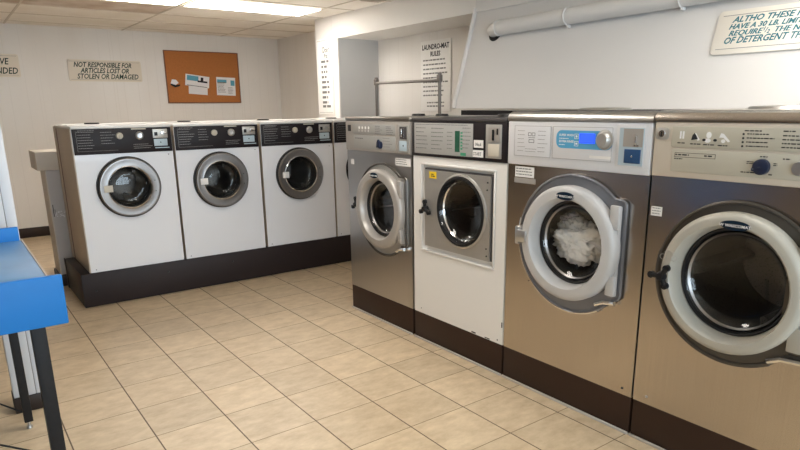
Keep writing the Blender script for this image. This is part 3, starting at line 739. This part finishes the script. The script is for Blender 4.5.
big_door(t7, cx7, cz7, .268, 'ringwhite', 'surround', .196, (.0, .223, .050, .0185), .275, True, G=.052)
MB().box(cx7 - .290, cx7 - .225, -.088, -.060, cz7 - .030, cz7 + .030, .008).box(cx7 - .300, cx7 - .275, -.080, -.016, cz7 - .045, cz7 + .045, .006).build('latch_handle', 'dial', t7)
drum(t7, cx7, cz7, .21)
MB().lathe([(.006, -.0003), (.005, -.003), (0, -.003)], W7 - .05, .03, n=10).build_split('front_screw', 'shadowgap', t7)
MB().tube([(.17, -.001, z(.66)), (.19, -.001, z(.63)), (.185, -.001, z(.60)), (.16, -.001, z(.585))], .002, n=6).build('drip_stain', 'plinth', t7)
plinth(2.234, .797, 'brown plinth under the stainless washer with the blue display', .180)

# ---- stainless washer in the foreground
YL = 1.430
t8 = right_thing(YL, .18, 'nearest stainless washer with large cream door ring and cream console, cut by the right edge')
W8 = .80; cx8, cz8 = u(1.052), z(.806)
shell(t8, W8, .75, 0, z(1.172), cx8, cz8, .20, ['steel', 'steelg'])
MB().box(.002, W8 - .002, -.012, .75, z(1.173), z(1.384), .006).build('console', 'panelcream', t8)
top_band(W8, z(1.3845), z(1.426)).build('top_band', 'steel', t8)
MB().box(.003, W8 - .003, .035, .74, z(1.4262), z(1.4285), .001).build('top_panel', 'paneltaupe', t8)
MB().lathe([(.14, 0), (.13, -.010), (.06, -.014), (0, -.014)], n=32, mtx=Matrix.Translation((.33, .35, z(1.4286))) @ Matrix.Rotation(-PI / 2, 4, 'X')).build('dispenser_lid', 'steelg', t8)
ov = MB().box(u(1.352), W8 - .02, -.0150, -.0122, z(1.290), z(1.368), .002).box(u(1.345), W8 - .02, -.0150, -.0122, z(1.196), z(1.282), .002).build('console_overlay', 'panelcream2', t8)
lk = MB().prism(rrect(u(1.421), u(1.366), z(1.316), z(1.362), .012), -.0170, -.0122, bev=.002).build('lock_plate', 'platest', t8)
MB().lathe([(.014, -.017), (.013, -.020), (0, -.020)], u(1.393), z(1.339), n=20).build('lock', 'chrome', lk)
MB().box(u(1.395), u(1.391), -.0208, -.0202, z(1.331), z(1.347)).build('keyhole', 'black', lk)
wh = MB().box(u(1.319), u(1.312), -.0156, -.0150, z(1.322), z(1.350)).box(u(1.308), u(1.301), -.0156, -.0150, z(1.322), z(1.350))
wh.prism([(u(1.262), z(1.340)), (u(1.256), z(1.345)), (u(1.238), z(1.320)), (u(1.246), z(1.316))], -.0156, -.0150)
wh.prism(oval(.010, .012, u(1.205), z(1.338), 12), -.0156, -.0150).prism(oval(.012, .008, u(1.208), z(1.318), 12), -.0156, -.0150)
wh.prism([(u(1.166), z(1.330)), (u(1.160), z(1.346)), (u(1.150), z(1.344)), (u(1.125), z(1.318)), (u(1.132), z(1.314)), (u(1.150), z(1.330))], -.0156, -.0150).prism(oval(.008, .007, u(1.150), z(1.318), 10), -.0156, -.0150)
wh.build_split('white_icon', 'inkw', ov)
bk = MB().prism([(u(1.272), z(1.318)), (u(1.268), z(1.336)), (u(1.260), z(1.345)), (u(1.252), z(1.334)), (u(1.246), z(1.322))], -.0160, -.0157)
for X in (1.222, 1.180): bk.prism(oval(.007, .005, u(X), z(1.320), 10), -.0160, -.0150)
for X, Z in ((1.080, 1.345), (1.080, 1.331), (1.080, 1.317), (1.080, 1.303)): bk.prism(oval(.004, .004, u(X), z(Z), 8), -.0160, -.0150)
bk.rows(u(1.326), u(1.296), z(1.308), 1, .01, .004, -.0151, 0).rows(u(1.275), u(1.232), z(1.306), 1, .01, .004, -.0151, 0).rows(u(1.224), u(1.182), z(1.305), 1, .01, .004, -.0151, 0).rows(u(1.168), u(1.130), z(1.304), 1, .01, .004, -.0151, 0)
bk.rows(u(1.078), u(1.02), z(1.359), 1, .01, .004, -.0151, 0).rows(u(1.068), u(.975), z(1.348), 4, .014, .0038, -.0151)
bk.rows(u(.950), u(.91), z(1.360), 1, .01, .004, -.0151, 0).rows(u(.950), u(.80), z(1.345), 4, .013, .004, -.0151, .15)
bk.box(u(1.333), u(1.172), -.0154, -.0151, z(1.252), z(1.2535)).box(u(1.333), u(1.172), -.0154, -.0151, z(1.268), z(1.2695)).box(u(1.333), u(1.3315), -.0154, -.0151, z(1.252), z(1.269)).box(u(1.1735), u(1.172), -.0154, -.0151, z(1.252), z(1.269))
bk.rows(u(1.330), u(1.275), z(1.264), 1, .01, .005, -.0151, 0).rows(u(1.215), u(1.185), z(1.264), 1, .01, .005, -.0151, 0).rows(u(1.333), u(1.30), z(1.248), 1, .01, .004, -.0151, 0)
bk.rows(u(1.015), u(.990), z(1.272), 1, .01, .004, -.0151, 0).rows(u(1.058), u(1.035), z(1.252), 2, .006, .003, -.0151, 0).rows(u(.968), u(.955), z(1.250), 2, .006, .003, -.0151, 0).rows(u(1.075), u(1.02), z(1.215), 1, .006, .004, -.0151, 0).rows(u(.980), u(.968), z(1.212), 1, .006, .004, -.0151, 0).rows(u(.940), u(.915), z(1.268), 1, .006, .004, -.0151, 0)
bk.build_split('printed_text', 'ink', ov)
MB().lathe([(.028, -.0152), (.027, -.030), (.020, -.034), (0, -.034)], u(1.004), z(1.235), n=30).tube([(u(1.004), -.028, z(1.235)), (u(1.032), -.026, z(1.224))], .007, n=8).build('selector_knob', 'navy', t8)
MB().lathe([(.024, -.0152), (.022, -.024), (0, -.024)], u(.884), z(1.237), n=28).build('round_button', 'dial', t8)
big_door(t8, cx8, cz8, .266, 'ringcream', 'surroundd', .207, (.012, .224, .053, .0175), .30, K=1.2)
lobed_knob('latch_knob', t8, cx8 - .245, cz8 - .015, -.076, 'black', 1.15, PI)
ic = MB()
for X in (-.250, -.205): ic.tube([(cx8 + X + .013 * math.cos(a), -.0810, cz8 + .063 + .011 * math.sin(a)) for a in [2 * PI * k / 10 for k in range(10)]], .0012, n=4, closed=True)
ic.tube([(cx8 - .245, -.0810, cz8 + .082), (cx8 - .228, -.0810, cz8 + .094), (cx8 - .208, -.0810, cz8 + .083)], .0012, n=4)
ic.build_split('latch_icon', 'paneltaupe', t8)
lb = MB().box(u(1.420), u(1.372), -.002, -.0002, z(1.010), z(1.048)).build('number_label', 'label', t8)
MB().rows(u(1.415), u(1.376), z(1.043), 3, .011, .003, -.002, .1).build_split('label_print', 'inkg', lb)
drum(t8, cx8, cz8, .21)
MB().lathe([(.006, -.0003), (.005, -.003), (0, -.003)], .065, .035, n=10).build_split('front_screw', 'platest', t8)
plinth(1.430, .80, 'brown plinth under the nearest stainless washer with the cream door', .180)

# ---- laundry inside the blue-display washer
def crumple(name, c, rad, seed, matn, label, squash=(1, 1, 1)):
    b = bmesh.new(); bmesh.ops.create_icosphere(b, subdivisions=5, radius=1)
    from mathutils import noise
    for v in b.verts:
        p = v.co.copy(); n = noise.noise(p * 1.7 + Vector((seed, 0, 0))) * .35
        rg = abs(noise.noise(p * 3.1 + Vector((0, seed, 3)))) * .45 + abs(noise.noise(p * 7.5 + Vector((seed, 5, 3)))) * .26
        v.co = p * (1 + n - rg)
        v.co = Vector((v.co.x * rad[0], v.co.y * rad[1], v.co.z * rad[2]))
    mb = MB(); mb._merge(b, 0, True)
    o = mb.build(name, matn, None, c, (0, 0, 0), False)
    return tag(o, label, 'laundry', 'laundry in the washer drum')
crumple('towel', (2.385, 1.835, .815), (.060, .165, .112), 3.2, 'cloth', 'crumpled white towel behind the round glass of the blue-display washer')
crumple('shirt', (2.420, 1.905, .905), (.045, .075, .045), 8.1, 'clothg', 'lilac-grey garment on top of the white towel in the drum')
crumple('sock', (2.425, 1.745, .735), (.045, .085, .045), 5.7, 'clothd', 'dark grey garment below the white towel in the drum')

# ------------------------------------------------------------------ garment rail
gr_ = thing('garment_rail', (3.27, 4.86, 0), RR, 'grey tubular rail standing behind the far right machines before the rules sign', 'rail')
for X in (0.0, .90):
    MB().tube([(X, 0, 0.02), (X, 0, 1.712)], .0135, n=12).build('post', 'rail', gr_)
    MB().lathe([(.045, 0), (.04, -.010), (0, -.012)], n=20, mtx=Matrix.Translation((X, 0, .001)) @ Matrix.Rotation(-PI / 2, 4, 'X')).build('foot', 'rail', gr_)
    MB().box(X - .018, X + .018, -.018, .018, 1.648, 1.700, .004).lathe([(.017, 0), (.017, -.012), (0, -.016)], n=14, mtx=Matrix.Translation((X, 0, 1.702)) @ Matrix.Rotation(-PI / 2, 4, 'X')).build('clamp', 'rail', gr_)
MB().tube([(.0, -.006, 1.665), (.90, -.006, 1.655)], .0115, n=12).build('crossbar', 'rail', gr_)

# ------------------------------------------------------------------ pipe along the leaning board
pp = thing('drain_pipe', (3.448, 3.50, 2.010), (0, 0, 0), 'fat white pipe running along the leaning white board above the machines', 'pipe')
def pz(y): return (3.50 - y) * .012
MB().tube([(0, 0, 0), (0, -1.5, pz(2.0)), (0, -5.9, pz(-2.4))], .052, n=28).build('pipe_run', 'pipe', pp)
MB().tube([(0, .0, 0), (.006, .035, -.002), (.022, .065, -.004), (.036, .08, -.006)], .050, n=24).build('elbow', 'pipe', pp)
MB().tube([(0, -.015, 0), (0, .006, 0)], .057, n=28).build('collar', 'pipe', pp)
for y in (2.85, 2.05):
    s = MB(); s.tube([(0 + .056 * math.cos(a), y - 3.50, pz(y) + .056 * math.sin(a)) for a in [math.radians(d) for d in range(70, 292, 8)]], .004, n=8)
    s.box(.0, .03, y - 3.505, y - 3.485, pz(y) - .070, pz(y) - .052, .003).build('strap', 'trimw', pp)
MB().lathe([(.068, -.0015), (.064, -.002), (0, -.002)], n=30, mtx=Matrix.Translation((3.547 - .3035 * (2.165 - 1.992) - 3.448, .07, -.020)) @ Matrix.Rotation(-PI / 2, 4, 'Z') @ Matrix.Rotation(-math.atan(.3035), 4, 'X')).build('wall_hole', 'black', pp)

# ------------------------------------------------------------------ signs
def sign(name, w, h, loc, rot, label, bm_, matn, textobj, tmat, r=.02, th=.012):
    t = thing(name, loc, rot, label, 'sign')
    MB().prism(rrect(0, w, 0, h, r), -th, -.0008, bev=.003).build('board', matn, t)
    textobj.build('lettering', tmat, t)
    return t
def edge_lines(t, w, h, y, mat_='inkl', i=.018):
    e = MB().box(i, w - i, y - .0004, y, i, i + .003).box(i, w - i, y - .0004, y, h - i - .003, h - i)
    e.build('painted_border', mat_, t)
tx = MB().text('NOT RESPONSIBLE FOR', .06, .163, .078, -.012, .3, 'LEFT', .78, .002).text('ARTICLES LOST OR', .13, .098, .078, -.012, .3, 'LEFT', .80, .002).text('STOLEN OR DAMAGED', .085, .030, .082, -.012, .25, 'LEFT', .80, .0016)
s = sign('wall_sign', .82, .245, (1.352, YB, 1.797), (0, 0, 0), 'cream lettered sign about stolen or damaged articles, left of the cork board', None, 'signc', tx, 'inkgreen')
edge_lines(s, .82, .245, -.0122)
tx = MB().text('LEAVE', .695, .135, .095, -.012, .2, 'RIGHT', .8, .0016).text('UNATTENDED', .775, .035, .095, -.012, .2, 'RIGHT', .8, .0016)
s = sign('wall_sign', .80, .245, (.065, YB, 1.832), (0, 0, 0), 'cream lettered sign cut off by the left edge of the picture', None, 'signc', tx, 'inkgreen')
edge_lines(s, .80, .245, -.0122)
# rules on the recess wall
tx = MB().text('LAUNDRO-MAT', .232, .590, .066, -.012, 0, 'CENTER', .88, .002).text('RULES', .232, .525, .062, -.012, 0, 'CENTER', .9, .002)
s = sign('rules_sign', .465, .672, (4.05, 5.190, 1.412), RR, 'tall white laundro-mat rules sign on the recess wall behind the rail', None, 'signw', tx, 'ink', .006)
MB().rows(.04, .43, .495, 9, .042, .013, -.0124, .25).rows(.10, .38, .088, 2, .034, .013, -.0124, .1).build_split('printed_rules', 'inkg', s, .03)
# vertical sign on the pillar
tx = MB().text("Don't", .135, .655, .085, -.008, .1, 'LEFT', .8, .001).text('Put', .17, .595, .07, -.008, .1, 'LEFT', .8, .001)
s = sign('pillar_sign', .34, .80, (3.543, 6.44, 1.385), RR, 'narrow white handwritten sign on the white pillar by the corner', None, 'signw', tx, 'inkgreen', .004, .008)
MB().rows(.10, .27, .575, 9, .054, .026, -.0084, .35).rows(.10, .29, .10, 1, .05, .026, -.0084, .1).build('handwriting', 'inkg', s)
edge_lines(s, .34, .80, -.0082, 'inkg', .02)
# big sign on the leaning board
a = math.atan(.3035)
tx = MB()
for k, (s_, x_, z_, sz) in enumerate((('ALTHO THESE H', .082, .166, .042), ('HAVE A 30 LB. LIMIT', .070, .131, .036), ('REQUIRE     THE N', .075, .095, .039), ('OF DETERGENT TH', .058, .055, .047))):
    tx.text(s_, x_, z_, sz, -.010, .3, 'LEFT', (1.10, 1.10, 1.07, .93)[k], .0011 if k != 2 else 0)
    if k == 2: tx.text(s_, x_ + .0015, z_ + .0006, sz, -.0101, .3, 'LEFT', 1.07, 0).text(s_, x_ + .003, z_, sz, -.0102, .3, 'LEFT', 1.07, 0)
tx.text('1', .248, .108, .026, -.010, .3, 'LEFT', .88, .0008).text('/', .260, .098, .034, -.010, .2, 'LEFT', .88, .0008).text('2', .270, .093, .026, -.010, .3, 'LEFT', .88, .0008)
zz = 1.700; xx = 3.548 - .3035 * (2.165 - zz)
s = sign('detergent_sign', .60, .232, (xx - .001, 1.838, zz), (-a, 0, -PI / 2), 'cream sign with teal hand lettering about detergent, on the leaning board', None, 'signb', tx, 'inkteal', .02, .010)
edge_lines(s, .60, .232, -.0102, 'inkl', .026)

# ------------------------------------------------------------------ cork board with papers
cbt = thing('cork_board', (2.462, YB, 1.536), (0, 0, 0), 'brown cork notice board on the back wall above the second white washer', 'notice board')
Wc, Hc = .982, .655
MB().box(.012, Wc - .012, -.014, -.001, .012, Hc - .012).build('cork_sheet', 'cork', cbt)
MB().box(0, Wc, -.020, -.001, 0, .012).box(0, Wc, -.020, -.001, Hc - .012, Hc).box(0, .012, -.020, -.001, .012, Hc - .012).box(Wc - .012, Wc, -.020, -.001, .012, Hc - .012).build('frame', 'corkframe', cbt)
f1 = thing('flyer', (2.697, YB - .0145, 1.765), (0, 0, 0), 'white and blue flyer tilted on the cork board, upper of the middle pair', 'flyer', 'papers pinned to the cork board')
R1 = Matrix.Rotation(math.radians(7), 4, 'Y')
MB().box(0, .315, -.003, -.0016, 0, .145, mtx=R1).build('sheet', 'paperw', f1)
MB().box(.02, .17, -.0036, -.0031, .07, .132, mtx=R1).build_split('blue_picture', 'paperb', f1)
MB().box(.16, .29, -.0040, -.0037, .06, .082, mtx=R1).box(.20, .235, -.0040, -.0031, .082, .125, mtx=R1).box(.02, .29, -.0036, -.0031, .004, .010, mtx=R1).build_split('dark_print', 'ink', f1)
f2 = thing('flyer', (2.735, YB - .0142, 1.657), (0, 0, 0), 'plain white paper on the cork board, partly under the blue flyer', 'flyer', 'papers pinned to the cork board')
MB().box(0, .25, -.0012, -.0003, 0, .10, mtx=Matrix.Rotation(math.radians(4), 4, 'Y')).build('sheet', 'paperw', f2)
f3 = thing('flyer', (3.112, YB - .0145, 1.640), (0, 0, 0), 'blue and white flyer at the right side of the cork board', 'flyer', 'papers pinned to the cork board')
R3 = Matrix.Rotation(math.radians(2), 4, 'Y')
MB().box(0, .262, -.0018, -.0005, 0, .235, mtx=R3).build('sheet', 'paperw', f3)
MB().box(.01, .14, -.0024, -.0019, .165, .205, mtx=R3).box(.195, .25, -.0024, -.0019, .13, .20, mtx=R3).build_split('blue_picture', 'paperb', f3)
MB().rows(.02, .13, .15, 7, .018, .006, -.0019).rows(.16, .24, .10, 5, .018, .006, -.0019).box(.012, .13, -.0028, -.0025, .160, .172, mtx=R3).build_split('dark_print', 'inkg', f3)
f4 = thing('pinned_card', (2.513, YB - .0145, 1.735), (0, 0, 0), 'small white card with a black clip at the left of the cork board', 'card')
MB().prism([(.0, .045), (.02, .10), (.07, .095), (.10, .055), (.06, .03)], -.012, -.0005).build('card', 'paperw', f4)
MB().prism([(-.005, .03), (.05, .0), (.11, .015), (.115, .04), (.065, .026), (.0, .048)], -.018, -.0125, bev=.001).build('clip', 'black', f4)
# small round plate and switch on the back wall
MB().lathe([(.022, -.0005), (.02, -.006), (0, -.007)], 0, 0, n=20).build('wall_button', 'trimw', None, (3.675, YB, 1.845))
tag(bpy.data.objects['wall_button'], 'tiny round white cap on the wall right of the cork board', 'wall cap')

# ------------------------------------------------------------------ white grooved post behind the table
ps = thing('grooved_post', (.095, 3.40, 0), (0, 0, 0), 'white grooved post with dark foot behind the blue table', 'post')
for k, (a0, a1) in enumerate(((.0, .045), (.048, .094), (.097, .140))):
    MB().box(a0, a1, .0, .12, .082, H - .006, .003).build('board', 'post', ps)
MB().box(.001, .139, .004, .116, .083, H - .007).build('core', 'inkl', ps)
MB().box(-.004, .144, -.006, .125, .0, .082, .004).build('foot', 'basebd', ps)

# ------------------------------------------------------------------ blue folding table
TZ = .885
tb = thing('folding_table', (-.55, 2.46, 0), (0, 0, 0), 'blue laundry folding table with black legs at the left edge', 'table')
tw = .778       # right end of the top is at world x .225
MB().box(-.70, tw, .0, .80, TZ - .03, TZ, .002).build('table_top', 'bluetop', tb)
MB().box(tw, tw + .005, .0, .80, TZ - .032, TZ + .003).build('top_edge', 'edge', tb)
MB().box(-.70, tw + .046, -.024, -.0005, TZ - .178, TZ + .004, .005, seg=3).build('front_apron', 'blue', tb)
MB().box(-.70, tw - .005, .801, .82, TZ - .05, TZ + .062, .004, seg=3).build('back_board', 'blue', tb)
for (lx, ly, w_) in ((.705, .03, .048), (.662, .725, .036)):
    for side in (0, 1):
        X = lx if side == 0 else -1.15 + .0 * lx + .5
        if side == 1: X = -.64
        lg = MB().box(X, X + w_, ly, ly + w_, .035, TZ - .0305, .003).build('leg', 'legm', tb)
        MB().tube([(X + w_ / 2, ly + w_ / 2, .012), (X + w_ / 2, ly + w_ / 2, .036)], .007, n=10).lathe([(.014, 0), (.012, -.012), (0, -.012)], n=16, mtx=Matrix.Translation((X + w_ / 2, ly + w_ / 2, .0)) @ Matrix.Rotation(-PI / 2, 4, 'X')).build('levelling_foot', 'dial', lg)
MB().tube([(.665, .05, .205), (.05, .05, .60)], .004, n=6).build('cross_brace', 'legm', tb)
MB().tube([(.662, .745, .085), (.05, .745, .60)], .004, n=6).build('cross_brace', 'legm', tb)

# ------------------------------------------------------------------ daylight, camera
w = bpy.data.worlds.new('daylight'); sc.world = w; w.use_nodes = True
bg = w.node_tree.nodes['Background']; bg.inputs[0].default_value = (.74, .87, 1.0, 1); bg.inputs[1].default_value = 4.8
def portal(loc, rot, sx, sy):
    l = bpy.data.lights.new('window_portal', 'AREA'); l.shape = 'RECTANGLE'; l.size = sx; l.size_y = sy; l.cycles.is_portal = True
    o = bpy.data.objects.new('window_portal', l); C.objects.link(o); o.location = loc; o.rotation_euler = rot
portal((.7, YF - .12, 1.35), (PI / 2, 0, 0), 4.6, 1.7)

cam = bpy.data.cameras.new('camera'); co = bpy.data.objects.new('camera', cam); C.objects.link(co); sc.camera = co
f = 617.32; cam.sensor_width = 36; cam.lens = f * 36 / 800
pit, yaw, roll = .25494, .63793, -.01178
F = Vector((math.sin(yaw) * math.cos(pit), math.cos(yaw) * math.cos(pit), -math.sin(pit)))
R = Vector((math.cos(yaw), -math.sin(yaw), 0)); U = R.cross(F)
R = R * math.cos(roll) + U * math.sin(roll); U = R.cross(F)
mt = Matrix(((R.x, U.x, -F.x, 0), (R.y, U.y, -F.y, 0), (R.z, U.z, -F.z, 1.45), (0, 0, 0, 1)))
co.matrix_world = mt
cam.shift_x = -8.08 / 800; cam.shift_y = 43.26 / 800
cam.clip_start = .05

sc.view_settings.view_transform = 'Standard'; sc.view_settings.look = 'None'; sc.view_settings.gamma = 1
sc.view_settings.use_curve_mapping = False; sc.view_settings.exposure = 0.8
sc.render.engine = 'CYCLES'
sc.cycles.use_denoising = True
sc.cycles.max_bounces = 10; sc.cycles.diffuse_bounces = 5; sc.cycles.glossy_bounces = 5; sc.cycles.transparent_max_bounces = 12
sc.cycles.sample_clamp_indirect = 6
